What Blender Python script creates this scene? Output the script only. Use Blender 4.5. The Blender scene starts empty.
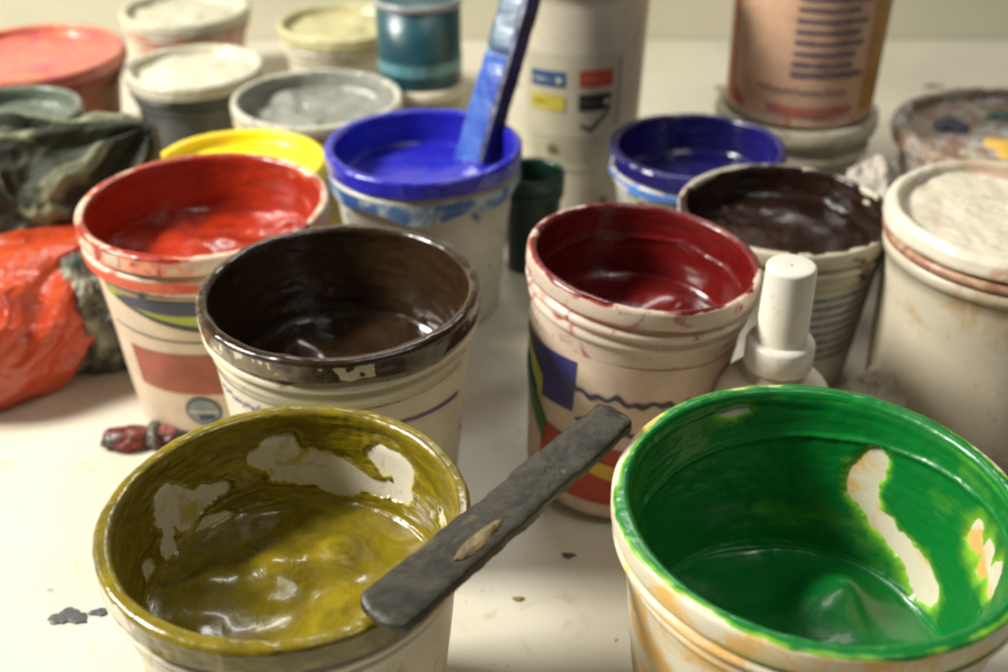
import bpy, math
import numpy as np
from mathutils import Vector, Matrix
S = bpy.context.scene
COL = S.collection
R_ = math.radians
PI = math.pi

# ------------------------------------------------------------------ camera
cam_d = bpy.data.cameras.new('camera'); cam = bpy.data.objects.new('camera', cam_d); COL.objects.link(cam)
cam.location = (0, 0, .345); cam.rotation_euler = (R_(90 - 32), 0, 0)
cam_d.sensor_width = 36; cam_d.lens = 1150 / 1008 * 36
cam_d.clip_start = .01; cam_d.clip_end = 50
cam_d.dof.use_dof = True; cam_d.dof.focus_distance = .385; cam_d.dof.aperture_fstop = 7.5
cam_d.dof.aperture_blades = 7
S.camera = cam
S.view_settings.view_transform = 'Standard'; S.view_settings.look = 'None'
S.view_settings.exposure = 0.0; S.view_settings.gamma = 1
S.cycles.pixel_filter_type = 'GAUSSIAN'; S.cycles.filter_width = 2.3
# ------------------------------------------------------------------ world + lamps
w = bpy.data.worlds.new('World'); S.world = w; w.use_nodes = True
w.node_tree.nodes['Background'].inputs[0].default_value = (.9, .93, 1, 1)
w.node_tree.nodes['Background'].inputs[1].default_value = .05

def area(name, loc, target, size, size_y, power, color):
    d = bpy.data.lights.new(name, 'AREA'); d.shape = 'RECTANGLE'; d.size = size; d.size_y = size_y
    d.energy = power; d.color = color
    o = bpy.data.objects.new(name, d); COL.objects.link(o); o.location = loc
    o.rotation_euler = (Vector(target) - Vector(loc)).to_track_quat('-Z', 'Y').to_euler()
    return o
area('key_lamp', (-1.10, .42, 1.0), (0, .42, 0), .34, .34, 46, (1, .975, .90))
area('ceiling_tube_lamp', (.05, 1.75, 1.55), (0, .4, 0), .9, .12, 9.5, (1, .98, .92))
area('wall_wash_fill', (.45, .05, 1.5), (.1, .85, .1), .6, .25, 4.5, (1, .98, .92))  # unseen fill added to wash the back wall with light

# ------------------------------------------------------------------ noise
def _h(ix, iy, iz, seed):
    n = (ix.astype(np.int64) * 374761393 + iy.astype(np.int64) * 668265263 + iz.astype(np.int64) * 2147483647 + seed * 974634777) & 0xffffffff
    n = ((n ^ (n >> 13)) * 1274126177) & 0xffffffff
    n = n ^ (n >> 16)
    return (n & 0xffff) / 32767.5 - 1
def vnoise(P, scale, seed=0):
    P = np.asarray(P, float) * scale + 37.3
    f = np.floor(P); t = P - f; t = t * t * t * (t * (t * 6 - 15) + 10)
    i = f.astype(np.int64); o = 0
    for a in (0, 1):
        for b in (0, 1):
            for c in (0, 1):
                wt = (t[..., 0] if a else 1 - t[..., 0]) * (t[..., 1] if b else 1 - t[..., 1]) * (t[..., 2] if c else 1 - t[..., 2])
                o = o + wt * _h(i[..., 0] + a, i[..., 1] + b, i[..., 2] + c, seed)
    return o
def fbm(P, scale, seed=0, oct=4, gain=.5):
    o = 0; a = 1; s = 0
    for k in range(oct):
        o = o + a * vnoise(P, scale * 2.03 ** k, seed + k * 17); s += a; a *= gain
    return o / s
def ridged(P, scale, seed=0, oct=4):
    o = 0; a = 1; s = 0
    for k in range(oct):
        o = o + a * (1 - 2 * np.abs(vnoise(P, scale * 1.9 ** k, seed + k * 11))); s += a; a *= .55
    return o / s

# ------------------------------------------------------------------ materials
def lin(c):
    return tuple(((v / 255) / 12.92 if v / 255 <= .04045 else (((v / 255) + .055) / 1.055) ** 2.4) for v in c)
class NT:
    def __init__(s, name):
        s.m = bpy.data.materials.new(name); s.m.use_nodes = True; s.t = s.m.node_tree
        s.b = s.t.nodes['Principled BSDF']
    def n(s, ty, **k):
        x = s.t.nodes.new(ty)
        for a, v in k.items():
            if a in x.inputs.keys() if isinstance(a, str) else False: x.inputs[a].default_value = v
            else: setattr(x, a, v)
        return x
    def l(s, a, b): s.t.links.new(a, b)
    def coord(s):
        if not hasattr(s, 'tc'): s.tc = s.n('ShaderNodeTexCoord')
        return s.tc.outputs['Object']
    def noise(s, scale, detail=4, rough=.55, dist=0, vec=None):
        x = s.n('ShaderNodeTexNoise'); x.inputs['Scale'].default_value = scale; x.inputs['Detail'].default_value = detail
        x.inputs['Roughness'].default_value = rough; x.inputs['Distortion'].default_value = dist
        s.l(vec or s.coord(), x.inputs['Vector']); return x.outputs['Fac']
    def stretch(s, v):
        x = s.n('ShaderNodeMapping'); x.inputs['Scale'].default_value = v; s.l(s.coord(), x.inputs['Vector']); return x.outputs[0]
    def ramp(s, fac, stops):
        x = s.n('ShaderNodeValToRGB'); e = x.color_ramp.elements
        while len(e) < len(stops): e.new(.5)
        for i, (p, c) in enumerate(stops):
            e[i].position = p; e[i].color = tuple(c) + (1,) if len(c) == 3 else c
        s.l(fac, x.inputs[0]); return x.outputs[0]
    def mix(s, fac, a, b):
        x = s.n('ShaderNodeMix', data_type='RGBA')
        for i, v in ((0, fac), (6, a), (7, b)):
            if isinstance(v, bpy.types.NodeSocket): s.l(v, x.inputs[i])
            elif i == 0: x.inputs[0].default_value = v
            else: x.inputs[i].default_value = tuple(v) + (1,)
        return x.outputs[2]
    def bump(s, fac, strength=.3, dist=.001):
        x = s.n('ShaderNodeBump'); x.inputs['Strength'].default_value = strength; x.inputs['Distance'].default_value = dist
        s.l(fac, x.inputs['Height']); s.l(x.outputs[0], s.b.inputs['Normal'])
    def set(s, **k):
        for a, v in k.items(): s.b.inputs[a.replace('_', ' ')].default_value = v
W3 = lambda v: (v, v, v)

def mat_plastic(name, col, stain=None, amount=.5, rough=.38, scale=60, stain2=None, sss=.0):
    """moulded plastic with handling dirt and dried ink stains"""
    m = NT(name)
    f = m.noise(25, 5); c = m.mix(m.ramp(f, [(.3, W3(0)), (.75, W3(1))]), col, tuple(v * .78 for v in col))
    g = m.ramp(m.noise(210, 4, .7), [(.60, W3(0)), (.72, W3(1))])
    c = m.mix(m.mix(.6, W3(0), g), c, tuple(v * .45 for v in col))
    if stain:
        k = m.ramp(m.noise(scale, 6, .62, 1.2), [(.62 - amount * .25, W3(0)), (.70 - amount * .2, W3(1))]); c = m.mix(k, c, stain)
    if stain2:
        k = m.ramp(m.noise(scale * .8, 6, .6, 2.), [(.60, W3(0)), (.68, W3(1))]); c = m.mix(k, c, stain2)
    m.l(c, m.b.inputs['Base Color'])
    r = m.n('ShaderNodeMapRange'); r.inputs['To Min'].default_value = rough - .1; r.inputs['To Max'].default_value = rough + .2
    m.l(m.noise(90, 5), r.inputs[0]); m.l(r.outputs[0], m.b.inputs['Roughness'])
    m.bump(m.noise(300, 4), .12, .0006)
    if sss: m.set(Subsurface_Weight=sss, Subsurface_Radius=(.006, .004, .002))
    return m.m
def mat_ink(name, col, thin, dark=None, rough=.2, streak=.35, skin=0., coat=.3, tmax=.0005, spec=.5):
    """wet plastisol ink: colour follows the thickness of the coat and how it was stirred"""
    m = NT(name); dark = dark or tuple(v * .55 for v in col)
    a = m.n('ShaderNodeAttribute', attribute_name='coat')
    v = m.stretch((1, 1, 3.5))
    s1 = m.noise(38, 5, .6, 2.2, v)
    c = m.mix(m.ramp(s1, [(.35, W3(0)), (.68, W3(1))]), col, dark)
    c2 = m.mix(streak, col, c)
    mr = m.n('ShaderNodeMapRange'); mr.inputs[1].default_value = .0; mr.inputs[2].default_value = tmax
    mr.inputs[3].default_value = 0; mr.inputs[4].default_value = 1
    m.l(a.outputs['Fac'], mr.inputs[0])
    c3 = m.mix(mr.outputs[0], thin, c2)
    m.l(c3, m.b.inputs['Base Color'])
    r = m.n('ShaderNodeMapRange'); r.inputs[1].default_value = .35; r.inputs[2].default_value = .7
    r.inputs['To Min'].default_value = rough; r.inputs['To Max'].default_value = rough + .22
    m.l(m.noise(55, 4, .6, 1), r.inputs[0]); m.l(r.outputs[0], m.b.inputs['Roughness'])
    m.set(Coat_Weight=coat, Coat_Roughness=.1, Specular_IOR_Level=spec)
    m.bump(m.noise(120, 3, .5, 1.5, v), .10 + skin, .0012)
    return m.m
def mat_flat(name, col, var=.25, rough=.5, scale=80, bump=.1):
    m = NT(name)
    c = m.mix(m.ramp(m.noise(scale, 5), [(.35, W3(0)), (.7, W3(1))]), col, tuple(v * (1 - var) for v in col))
    m.l(c, m.b.inputs['Base Color']); m.set(Roughness=rough)
    m.bump(m.noise(scale * 4, 3), bump, .0005)
    return m.m
def mat_patchy(name, stops, scale=40, rough=.35, bump=.4, dist=1.5, coat=0.):
    m = NT(name)
    c = m.ramp(m.noise(scale, 6, .62, dist), stops); m.l(c, m.b.inputs['Base Color'])
    m.set(Roughness=rough, Coat_Weight=coat); m.bump(m.noise(scale * 3, 5), bump, .001)
    return m.m

CREAM = (.62, .57, .45)
M = dict(
    gold=mat_ink('gold_ink', (.215, .160, .006), (.46, .40, .12), (.070, .052, .003), .16, .75, .1),
    green=mat_ink('green_ink', (.004, .165, .022), (.25, .52, .03), (.003, .11, .02), .22, .4, 0, .2, .0013),
    orange=mat_ink('orange_red_ink', (.36, .026, .006), (.75, .25, .14), (.12, .006, .003), .2, .5),
    brown=mat_ink('dark_brown_ink', (.036, .019, .008), (.14, .09, .04), (.016, .008, .004), .12, .7),
    darkred=mat_ink('dark_red_ink', (.13, .006, .005), (.42, .08, .05), (.06, .003, .003), .17, .5),
    blue=mat_ink('blue_ink', (.018, .018, .40), (.10, .16, .55), (.012, .012, .26), .18, .5),
    navy=mat_ink('navy_ink', (.014, .011, .13), (.06, .12, .45), (.008, .007, .05), .16, .6),
    black=mat_ink('black_brown_ink', (.012, .006, .004), (.06, .03, .02), (.020, .008, .004), .14, .8, .3, .1, .0005, .28),
    yellow=mat_ink('yellow_ink', (.86, .66, .008), (.9, .75, .2), (.78, .55, .005), .35, .4),
    teal=mat_ink('teal_ink', (.006, .05, .07), (.05, .22, .26), (.004, .025, .035), .3, .4),
    dkgreen=mat_ink('dark_green_ink', (.006, .035, .022), (.04, .16, .10), (.004, .015, .012), .3, .5),
    greyink=mat_ink('grey_ink', (.26, .26, .22), (.52, .50, .38), (.15, .155, .13), .4, .8),
    greygreen=mat_ink('grey_green_ink', (.12, .14, .10), (.36, .38, .26), (.07, .085, .06), .4, .8),
    creamink=mat_ink('cream_ink', (.55, .52, .40), (.6, .57, .45), (.42, .40, .28), .35, .7),
    pinkink=mat_ink('pink_ink', (.42, .07, .10), (.75, .35, .3), (.58, .18, .05), .3, .9),
)
TABLE = NT('white_bench_top')
c = TABLE.mix(TABLE.ramp(TABLE.noise(5, 5, .6, .6), [(.35, W3(0)), (.7, W3(1))]), (.60, .56, .45), (.47, .44, .35))
c = TABLE.mix(TABLE.ramp(TABLE.noise(34, 7, .7, 1.5), [(.57, W3(0)), (.74, W3(.8))]), c, (.36, .31, .21))
c = TABLE.mix(TABLE.ramp(TABLE.noise(150, 3, .6), [(.69, W3(0)), (.73, W3(.85))]), c, (.16, .13, .09))
c = TABLE.mix(TABLE.ramp(TABLE.noise(420, 2, .5), [(.74, W3(0)), (.77, W3(.9))]), c, (.10, .09, .07))
TABLE.l(c, TABLE.b.inputs['Base Color']); TABLE.set(Roughness=.42)
TABLE.bump(TABLE.noise(70, 5), .15, .001)
M['table'] = TABLE.m
WALLM = NT('cream_painted_wall')
c = WALLM.mix(WALLM.ramp(WALLM.noise(3, 4), [(.3, W3(0)), (.7, W3(1))]), (.60, .55, .42), (.46, .45, .33))
c = WALLM.mix(WALLM.ramp(WALLM.noise(30, 3, .5), [(.72, W3(0)), (.76, W3(.9))]), c, (.10, .11, .06))
WALLM.l(c, WALLM.b.inputs['Base Color']); WALLM.set(Roughness=.6); WALLM.bump(WALLM.noise(120, 3), .1, .001)
M['wall'] = WALLM.m
M['white'] = mat_plastic('white_pail_plastic', (.66, .60, .47), (.42, .36, .24), .25)
M['white_gold'] = mat_plastic('white_plastic_gold_stained', (.66, .61, .48), (.44, .36, .07), .25)
M['white_peach'] = mat_plastic('white_plastic_peach_stained', (.68, .62, .46), (.66, .40, .12), .55, scale=35)
M['white_orange'] = mat_plastic('white_plastic_orange_stained', (.64, .50, .38), (.60, .12, .05), .35)
M['white_brown'] = mat_plastic('white_plastic_brown_stained', (.58, .53, .39), (.10, .06, .03), .18)
M['white_red'] = mat_plastic('white_plastic_red_stained', (.62, .50, .40), (.30, .05, .04), .3)
M['white_blue'] = mat_plastic('white_plastic_blue_stained', (.52, .50, .42), (.04, .08, .25), .1)
M['white_navy'] = mat_plastic('white_plastic_navy_stained', (.52, .50, .42), (.04, .12, .45), .45)
M['white_pink'] = mat_plastic('white_plastic_pink_stained', (.62, .46, .36), (.55, .25, .15), .6)
M['cap'] = mat_plastic('bottle_plastic', (.76, .73, .62), None, .1, .33, sss=.15)

# ------------------------------------------------------------------ mesh helpers
def tag(o, label=None, cat=None, group=None, kind=None):
    if label: o['label'] = label
    if cat: o['category'] = cat
    if group: o['group'] = group
    if kind: o['kind'] = kind
    return o
def empty(name, loc, rz=0, rot=None):
    o = bpy.data.objects.new(name, None); COL.objects.link(o); o.location = loc
    o.rotation_euler = rot or (0, 0, rz); o.empty_display_size = .02; return o
def mesh(name, V, F, mat, parent=None, smooth=True, coat=None, mats=None, fm=None):
    me = bpy.data.meshes.new(name); me.from_pydata([tuple(v) for v in np.asarray(V, float)], [], F)
    me.polygons.foreach_set('use_smooth', [smooth] * len(me.polygons))
    for m in (mats or [mat]): me.materials.append(m)
    if fm is not None: me.polygons.foreach_set('material_index', fm)
    if coat is not None:
        a = me.attributes.new('coat', 'FLOAT', 'POINT'); a.data.foreach_set('value', np.asarray(coat, float).ravel())
    me.update()
    o = bpy.data.objects.new(name, me); COL.objects.link(o)
    if parent: o.parent = parent
    return o
def gridF(ns, na, wrap=True):
    i = np.arange(ns - 1)[:, None]; j = np.arange(na if wrap else na - 1)[None, :]; k = (j + 1) % na
    f = np.stack([i * na + j, i * na + k, (i + 1) * na + k, (i + 1) * na + j], -1).reshape(-1, 4)
    return f.tolist()
def lathe(name, prof, mat, parent=None, na=128, wob=0, seed=0, sharp=True):
    """prof: list of (r, z), from inside/top to outside; closed rings"""
    a = np.linspace(0, 2 * PI, na, endpoint=False); P = np.array(prof, float)
    V = np.stack([P[:, 0, None] * np.cos(a), P[:, 0, None] * np.sin(a), P[:, 1, None] + 0 * a], -1)
    if wob:
        d = fbm(V, 28, seed, 3) * wob
        V[..., :2] *= (1 + d[..., None] / np.maximum(.02, P[:, 0])[:, None, None])
    return mesh(name, V.reshape(-1, 3), gridF(len(P), na), mat, parent)
def wo(R, H, z): return R * (.77 + .19 * z / H)
def wi(R, H, z): return R * (.73 + .205 * z / H)
def arc(cx, cz, r, a0, a1, n=6):
    return [(cx + r * math.cos(R_(a)), cz + r * math.sin(R_(a))) for a in np.linspace(a0, a1, n)]
def pail_shell(name, R, H, mat, root, rings=2, seed=0):
    """wall and floor of a moulded ink pail: tapering wall with stiffening rings, hollow"""
    p = [(.0005, .004), (wi(R, H, .004) - .003, .004), (wi(R, H, .006), .007)]
    p += [(wi(R, H, z), z) for z in np.linspace(.01, H - .006, 14)]
    p += [(wo(R, H, H - .010) + .0002, H - .006)]
    z = H - .0105
    if rings >= 1:
        p += [(wo(R, H, z), z), (R * .985, z - .001), (R * .992, z - .0022), (R * .985, z - .0035), (wo(R, H, z) + .001, z - .0045), (wo(R, H, z - .005), z - .0055)]
        z -= .0065
    if rings >= 2:
        p += [(wo(R, H, z), z), (wo(R, H, z) + .0012, z - .001), (wo(R, H, z - .0035) + .0013, z - .0035), (wo(R, H, z - .004) + .0002, z - .0042)]
        z -= .005
    p += [(wo(R, H, q), q) for q in np.linspace(z, .004, 10)]
    p += [(wo(R, H, 0) - .0006, .001), (wo(R, H, 0) - .003, 0), (wo(R, H, 0) - .006, .0015), (.0005, .0015)]
    return lathe(name, p, mat, root, 160, .0005, seed)
def pail_rim(R, H, mat, root, seed=0):
    """rolled lip round the mouth"""
    ri = wi(R, H, H - .004) - .0002; t = R - ri
    p = [(ri, H - .007), (ri, H - .002)] + arc(ri + .0016, H - .0016, .0016, 180, 90, 5) + arc(R - .0016, H - .0016, .0016, 90, 0, 5)
    p += [(R, H - .007), (R * .992, H - .0085), (R * .97, H - .0088), (ri + .0015, H - .0085), (ri, H - .007)]
    return lathe('rim', p, mat, root, 160, .0005, seed)
def ink(name, R, H, level, mat, root, holes=(), seed=0, wall=.0008, wallvar=.0006, lip=-.2, out=-1.0, jag=1., rim_=.0006,
        heap=.003, heapscale=45, dome=0., streak=1., na=320, ns=210, lumps=(), ridge=None, thin=1., lipang=None):
    """one continuous coat of ink: over the lip, down the inner wall, into the pool; where the coat gets thinner
    than nothing it dives under the plastic, so bare wall shows through holes with real edges"""
    L = H - .007
    ri = wi(R, H, H - .004) - .0002
    path = [(R, H - .0085), (R, H - .007), (R, H - .0045)] + arc(R - .0016, H - .0016, .0016, 10, 90, 6) + arc(ri + .0016, H - .0016, .0016, 90, 180, 6)
    path += [(wi(R, H, z), z) for z in np.linspace(H - .006, level + .003, 16)]
    rl = wi(R, H, level)
    path += [(rl - .0006, level + .0012), (rl - .002, level + .0002)] + [(rl * q, level) for q in (.93, .85, .7, .5, .3, .1, .003)]
    P = np.array(path); d = np.r_[0, np.cumsum(np.hypot(*np.diff(P, axis=0).T))]
    s = np.linspace(0, d[-1], ns); r = np.interp(s, d, P[:, 0]); z = np.interp(s, d, P[:, 1])
    tr, tz = np.gradient(r), np.gradient(z); n = np.hypot(tr, tz) + 1e-9
    nr, nz = tz / n, -tr / n         # normal pointing away from the plastic
    # orientation: on inner wall we travel down (tz<0): normal must be -r  -> nr=tz/n <0 ok; pool: tr<0 -> nz>0 ok
    a = np.linspace(0, 2 * PI, na, endpoint=False)
    X = np.stack([r[:, None] * np.cos(a), r[:, None] * np.sin(a), z[:, None] + 0 * a], -1)
    sl = np.interp(H - .0016, [0, 1], [0, 1])
    k_out = np.clip((d[8] - s) / .003, 0, 1)[:, None]              # 1 on the outside of the lip
    i_pool = np.searchsorted(d, d[-1] - rl)
    k_pool = np.clip((s - (d[-1] - rl) + .002) / .006, 0, 1)[:, None]; k_pool = k_pool * k_pool * (3 - 2 * k_pool)
    k_lip = np.clip(1 - (s - d[8]) / .006, 0, 1)[:, None] * (1 - k_out)
    big = fbm(X, 42, seed, 4); fine = fbm(X, 160, seed + 5, 3)
    # stirring streaks run round the wall, slightly tilted
    Y = np.stack([np.cos(a) * .05 + 0 * z[:, None], np.sin(a) * .05 + 0 * z[:, None], (z[:, None] + .006 * np.sin(a * 1 + seed)) * 6], -1)
    st = fbm(Y, 45, seed + 9, 4)
    t = wall + wallvar * (.8 * big + .5 * fine + .9 * streak * st)
    t = np.maximum(t, .00018 + .0001 * fine) * thin
    t = t * (1 - k_lip) + k_lip * (.0005 * (big * 1.3 + fine * .7) + .0005 * lip)
    t = t * (1 - k_out) + k_out * (.0006 * (big * 1.4 + fine * .8) + .0006 * out)
    if lipang:                                                        # a run of ink over the lip at one side
        for (A, wA, h) in lipang:
            dA = np.abs((np.degrees(a) - A + 180) % 360 - 180) / wA
            t = t + (k_out + k_lip) * h * np.clip(1 - dA ** 2, 0, 1)[None, :]
    wx = (fbm(X, 70, seed + 20, 5, .6)) * .0075 * jag; wz = (fbm(X, 80, seed + 31, 5, .6)) * .0055 * jag
    dome_ = 0
    for (A, zz, wa, hz, depth) in holes:
        da = ((np.degrees(a)[None, :] - A + 180) % 360 - 180) / 57.3 * r[:, None] + wx
        dz = z[:, None] - zz + wz
        q = (da / wa) ** 2 + (dz / hz) ** 2
        m = np.exp(-q * .9) * (1 - k_pool)
        t = t - depth * m * (1 - k_lip) + rim_ * np.exp(-((q - 2.1) / .5) ** 2) * (1 - k_pool) * (1 - k_lip) * (.6 + big)
    if ridge:
        zz, tilt, A, h = ridge
        dz = z[:, None] - zz - tilt * np.cos(a - R_(A)) + wz * .3
        t = t + h * np.exp(-(dz / .0012) ** 2) * (1 - k_pool) * (1 - k_lip) * (1 - k_out)
    t = np.clip(t, -.0004, .004)
    rr = np.hypot(X[..., 0], X[..., 1])
    th = a[None, :] + 22 * rr + .4 * big
    # folded, stirred pool
    fold = heap * (.85 * fbm(X, heapscale * .8, seed + 3, 2) + .10 * fbm(X, heapscale * 3, seed + 8, 2) * (fbm(X, 30, seed + 2, 2) > 0) + .35 * np.sin(th * 2 + seed) * np.clip(rr / R, 0, 1) + .12 * ridged(X, heapscale * .9, seed + 4, 2))
    fold = fold + dome * (1 - (rr / rl) ** 2)
    for (lx, ly, lw, lh) in lumps:
        fold = fold + lh * np.exp(-(((X[..., 0] - lx) ** 2 + (X[..., 1] - ly) ** 2) / lw ** 2))
    X[..., 0] += nr[:, None] * t * np.cos(a); X[..., 1] += nr[:, None] * t * np.sin(a)
    X[..., 2] += nz[:, None] * t * (1 - k_pool) + k_pool * fold
    cov = t * (1 - k_pool) + k_pool * .002
    cov = np.where((k_out + k_lip) > .3, np.maximum(cov, cov * 4.5), cov)
    V = X.reshape(-1, 3); F = gridF(ns, na)
    cidx = len(V); V = np.vstack([V, [0, 0, X[-1, :, 2].mean()]]); b = (ns - 1) * na
    F += [[b + j, b + (j + 1) % na, cidx] for j in range(na)]
    F = [f[::-1] for f in F]
    return mesh(name, V, F, mat, root, coat=np.r_[cov.ravel(), .002])
def on_wall(name, R, H, a0, a1, zlo, zhi, mat, parent, off=.0004, n=48, nz=8, rad=None):
    """patch printed on the tapering wall; zlo/zhi are functions of u in 0..1 (or numbers)"""
    f = (lambda v: (lambda u: v)) ; zl = zlo if callable(zlo) else f(zlo); zh = zhi if callable(zhi) else f(zhi)
    rad = rad or (lambda z: wo(R, H, z))
    V = []
    for i in range(nz + 1):
        for j in range(n + 1):
            u = j / n; A = R_(a0 + (a1 - a0) * u); z = zl(u) + (zh(u) - zl(u)) * i / nz; r = rad(z) + off
            V.append((r * math.cos(A), r * math.sin(A), z))
    return mesh(name, V, gridF(nz + 1, n + 1, False), mat, parent)
def disc_on_wall(name, R, H, A, z, rr, mat, parent, off=.0006, r0=0, n=40, rad=None, sq=1., seed=None):
    rad = rad or (lambda z: wo(R, H, z)); V = []; K = 5
    for i in range(K + 1):
        for j in range(n):
            q = 2 * PI * j / n; e = r0 + (rr - r0) * i / K
            if seed is not None: e *= 1 + .35 * math.sin(q * 3 + seed) * math.cos(q * 2 + seed * 2)
            zz = z + e * sq * math.sin(q); r = rad(zz) + off; B = R_(A) + e * math.cos(q) / r
            V.append((r * math.cos(B), r * math.sin(B), zz))
    return mesh(name, V, gridF(K + 1, n), mat, parent)
def printing(name, R, H, a0, a1, z0, z1, rows, mat, parent, off=.0007, rad=None, seed=1, fill=.8, hgt=.45):
    """rows of small print too small to read: one mesh"""
    rad = rad or (lambda z: wo(R, H, z)); rng = np.random.RandomState(seed); V = []; F = []
    for k in range(rows):
        z = z1 + (z0 - z1) * (k + .5) / rows; h = abs(z1 - z0) / rows * hgt; A = a0; end = a0 + (a1 - a0) * rng.uniform(.75, 1)
        while A < end:
            wd = rng.uniform(1.2, 5) * fill; B = min(A + wd, end); m = 5; b = len(V)
            hh = h * rng.uniform(.7, 1.1)
            for j in range(m):
                C = R_(A + (B - A) * j / (m - 1))
                for q in (0, 1):
                    zz = z + (q - .5) * hh; r = rad(zz) + off; V.append((r * math.cos(C), r * math.sin(C), zz))
            for j in range(m - 1): F.append([b + 2 * j, b + 2 * j + 2, b + 2 * j + 3, b + 2 * j + 1])
            A = B + rng.uniform(.5, 1.4) / fill
    return mesh(name, V, F, mat, parent)
def icos(sub):
    import bmesh
    bm = bmesh.new(); bmesh.ops.create_icosphere(bm, subdivisions=sub, radius=1)
    V = np.array([v.co[:] for v in bm.verts]); F = [[v.index for v in f.verts] for f in bm.faces]; bm.free(); return V, F
def crumple(name, loc, size, mat, seed=0, amp=.18, scale=2.2, fine=.05, sub=6, rz=0, flat=.3, parent=None, power=1., pull=None):
    """soft crumpled thing (bag, rag, wad) resting on a flat base"""
    V, F = icos(sub)
    d = ridged(V, scale, seed, 4) ** 1 * amp + fbm(V, scale * .6, seed + 50, 3) * amp * 1.6 + ridged(V, scale * 3.3, seed + 9, 3) * fine
    V = V * (1 + d[:, None])
    if pull:
        for (dx, dy, dz, k, wd) in pull:
            D = np.array([dx, dy, dz], float); D /= np.linalg.norm(D); U = V / np.linalg.norm(V, axis=1)[:, None]
            V = V + D * (k * np.exp(-((1 - U @ D) / wd)))[:, None]
    V = V * np.array(size)
    z = V[:, 2] + size[2] * (1 - flat); z = np.where(z < 0, z * .02, z); V[:, 2] = z - z.min()
    c, s = math.cos(rz), math.sin(rz); V[:, 0], V[:, 1] = V[:, 0] * c - V[:, 1] * s, V[:, 0] * s + V[:, 1] * c
    o = mesh(name, V, F, mat, parent); o.location = loc; return o
def bag(name, loc, size, mat, seed, axis, neck, pleats=11, pa=.07, sub=7, flat=.3, fine=.03, nw=.09):
    """filled plastic bag: pleats gather towards a twisted neck; returns mesh with crease value per vertex"""
    V, F = icos(sub); A = np.array(axis, float); A /= np.linalg.norm(A); U1 = np.cross(A, (0, 0, 1)); U1 /= np.linalg.norm(U1); U2 = np.cross(A, U1)
    ca = V @ A; ph = np.arctan2(V @ U2, V @ U1) + .5 * fbm(V, 1.3, seed, 3) + .6 * ca
    near = np.exp(-(1 - ca) / .9)
    pl = (1 - 2 * np.abs(np.sin(ph * pleats / 2))) * near + .5 * (1 - 2 * np.abs(np.sin(ph * pleats * .85 + 1))) * near
    cr = ridged(V + .25 * fbm(V, 2, seed + 4, 2)[:, None], 2.6, seed + 7, 3)
    d = pa * pl + fine * cr + .10 * fbm(V, 1.2, seed + 2, 2)
    V = V * (1 + d[:, None]) + A * (neck * np.exp(-(1 - ca) / nw))[:, None]
    V = V * np.array(size); z = V[:, 2] + size[2] * (1 - flat); V[:, 2] = np.where(z < 0, z * .02, z); V[:, 2] -= V[:, 2].min()
    o = mesh(name, V, F, mat, None, coat=np.clip(.5 + pl * .3 + cr * .5, 0, 1)); o.location = loc; return o
def box_bar(name, P0, P1, wdt, thk, mat, parent=None, up=(0, 0, 1), n=40, seed=0, rough=.0006, w1=None, round_=True, m=16):
    """flat bar with rounded edges between two points, slightly worn"""
    P0, P1 = np.array(P0, float), np.array(P1, float); D = P1 - P0; L = np.linalg.norm(D); D /= L
    sx = np.cross(D, up); sx /= np.linalg.norm(sx); sy = np.cross(sx, D); V = []
    w1 = w1 or wdt
    for i in range(n + 1):
        u = i / n; W = wdt + (w1 - wdt) * u; T = thk; e = min(u, 1 - u) * L / (wdt * .3)
        if round_ and e < 1: k = math.sqrt(max(0, 1 - (1 - e) ** 2)); W *= max(k, .05); T *= max(.25, k)
        for j in range(m):
            q = 2 * PI * (j + .5) / m; cx, cy = math.cos(q), math.sin(q)
            ex = abs(cx) ** .35 * (1 if cx > 0 else -1); ey = abs(cy) ** .35 * (1 if cy > 0 else -1)
            V.append(P0 + D * L * u + sx * W / 2 * ex + sy * T / 2 * ey)
    V = np.array(V); nn = fbm(V, 90, seed, 3)[:, None] * rough + fbm(V, 300, seed + 3, 2)[:, None] * rough * .4
    c = V.reshape(n + 1, m, 3).mean(1).repeat(m, 0); dd = V - c; dd /= np.linalg.norm(dd, axis=1)[:, None] + 1e-9
    V = V + dd * nn
    F = gridF(n + 1, m); F = [f[::-1] for f in F]
    F += [list(range(m)), list(range(n * m, n * m + m))[::-1]]
    return mesh(name, V, F, mat, parent)

def script_line(name, R, H, a0, a1, z, amp, k, mat, parent, off=.0009, rad=None, th=.0007, n=260):
    g = lambda u: z + amp * (math.sin(u * k) * .6 + math.sin(u * k * 2.37 + 1) * .5 + .3 * math.sin(u * k * .31))
    return on_wall(name, R, H, a0, a1, lambda u: g(u) - th, lambda u: g(u) + th * (1 + .5 * math.sin(u * k * 1.7)), mat, parent, off, n, 1, rad)
# ------------------------------------------------------------------ setting
def slab(name, x0, x1, y0, y1, z0, z1, mat):
    V = [(x, y, z) for z in (z0, z1) for x, y in ((x0, y0), (x1, y0), (x1, y1), (x0, y1))]
    F = [[3, 2, 1, 0], [4, 5, 6, 7], [0, 1, 5, 4], [1, 2, 6, 5], [2, 3, 7, 6], [3, 0, 4, 7]]
    return tag(mesh(name, V, F, mat, smooth=False), kind='structure')
slab('table', -1.5, 1.5, -.35, 1.09, -.03, 0, M['table'])
slab('wall', -1.5, 1.5, 1.092, 1.12, -.03, .46, M['wall'])

# ------------------------------------------------------------------ the ink buckets
GRP = 'open buckets of screen printing ink on the table'
def bucket(c, R, H, label, plastic, rimmat=None, rot=None, rings=2, seed=0, name='ink_bucket', cat='ink bucket', group=GRP):
    t = empty(name, (c[0], c[1], 0), 0, rot); tag(t, label, cat, group)
    pail_shell('body', R, H, plastic, t, rings, seed)
    pail_rim(R, H, rimmat or plastic, t, seed)
    return t

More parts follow.
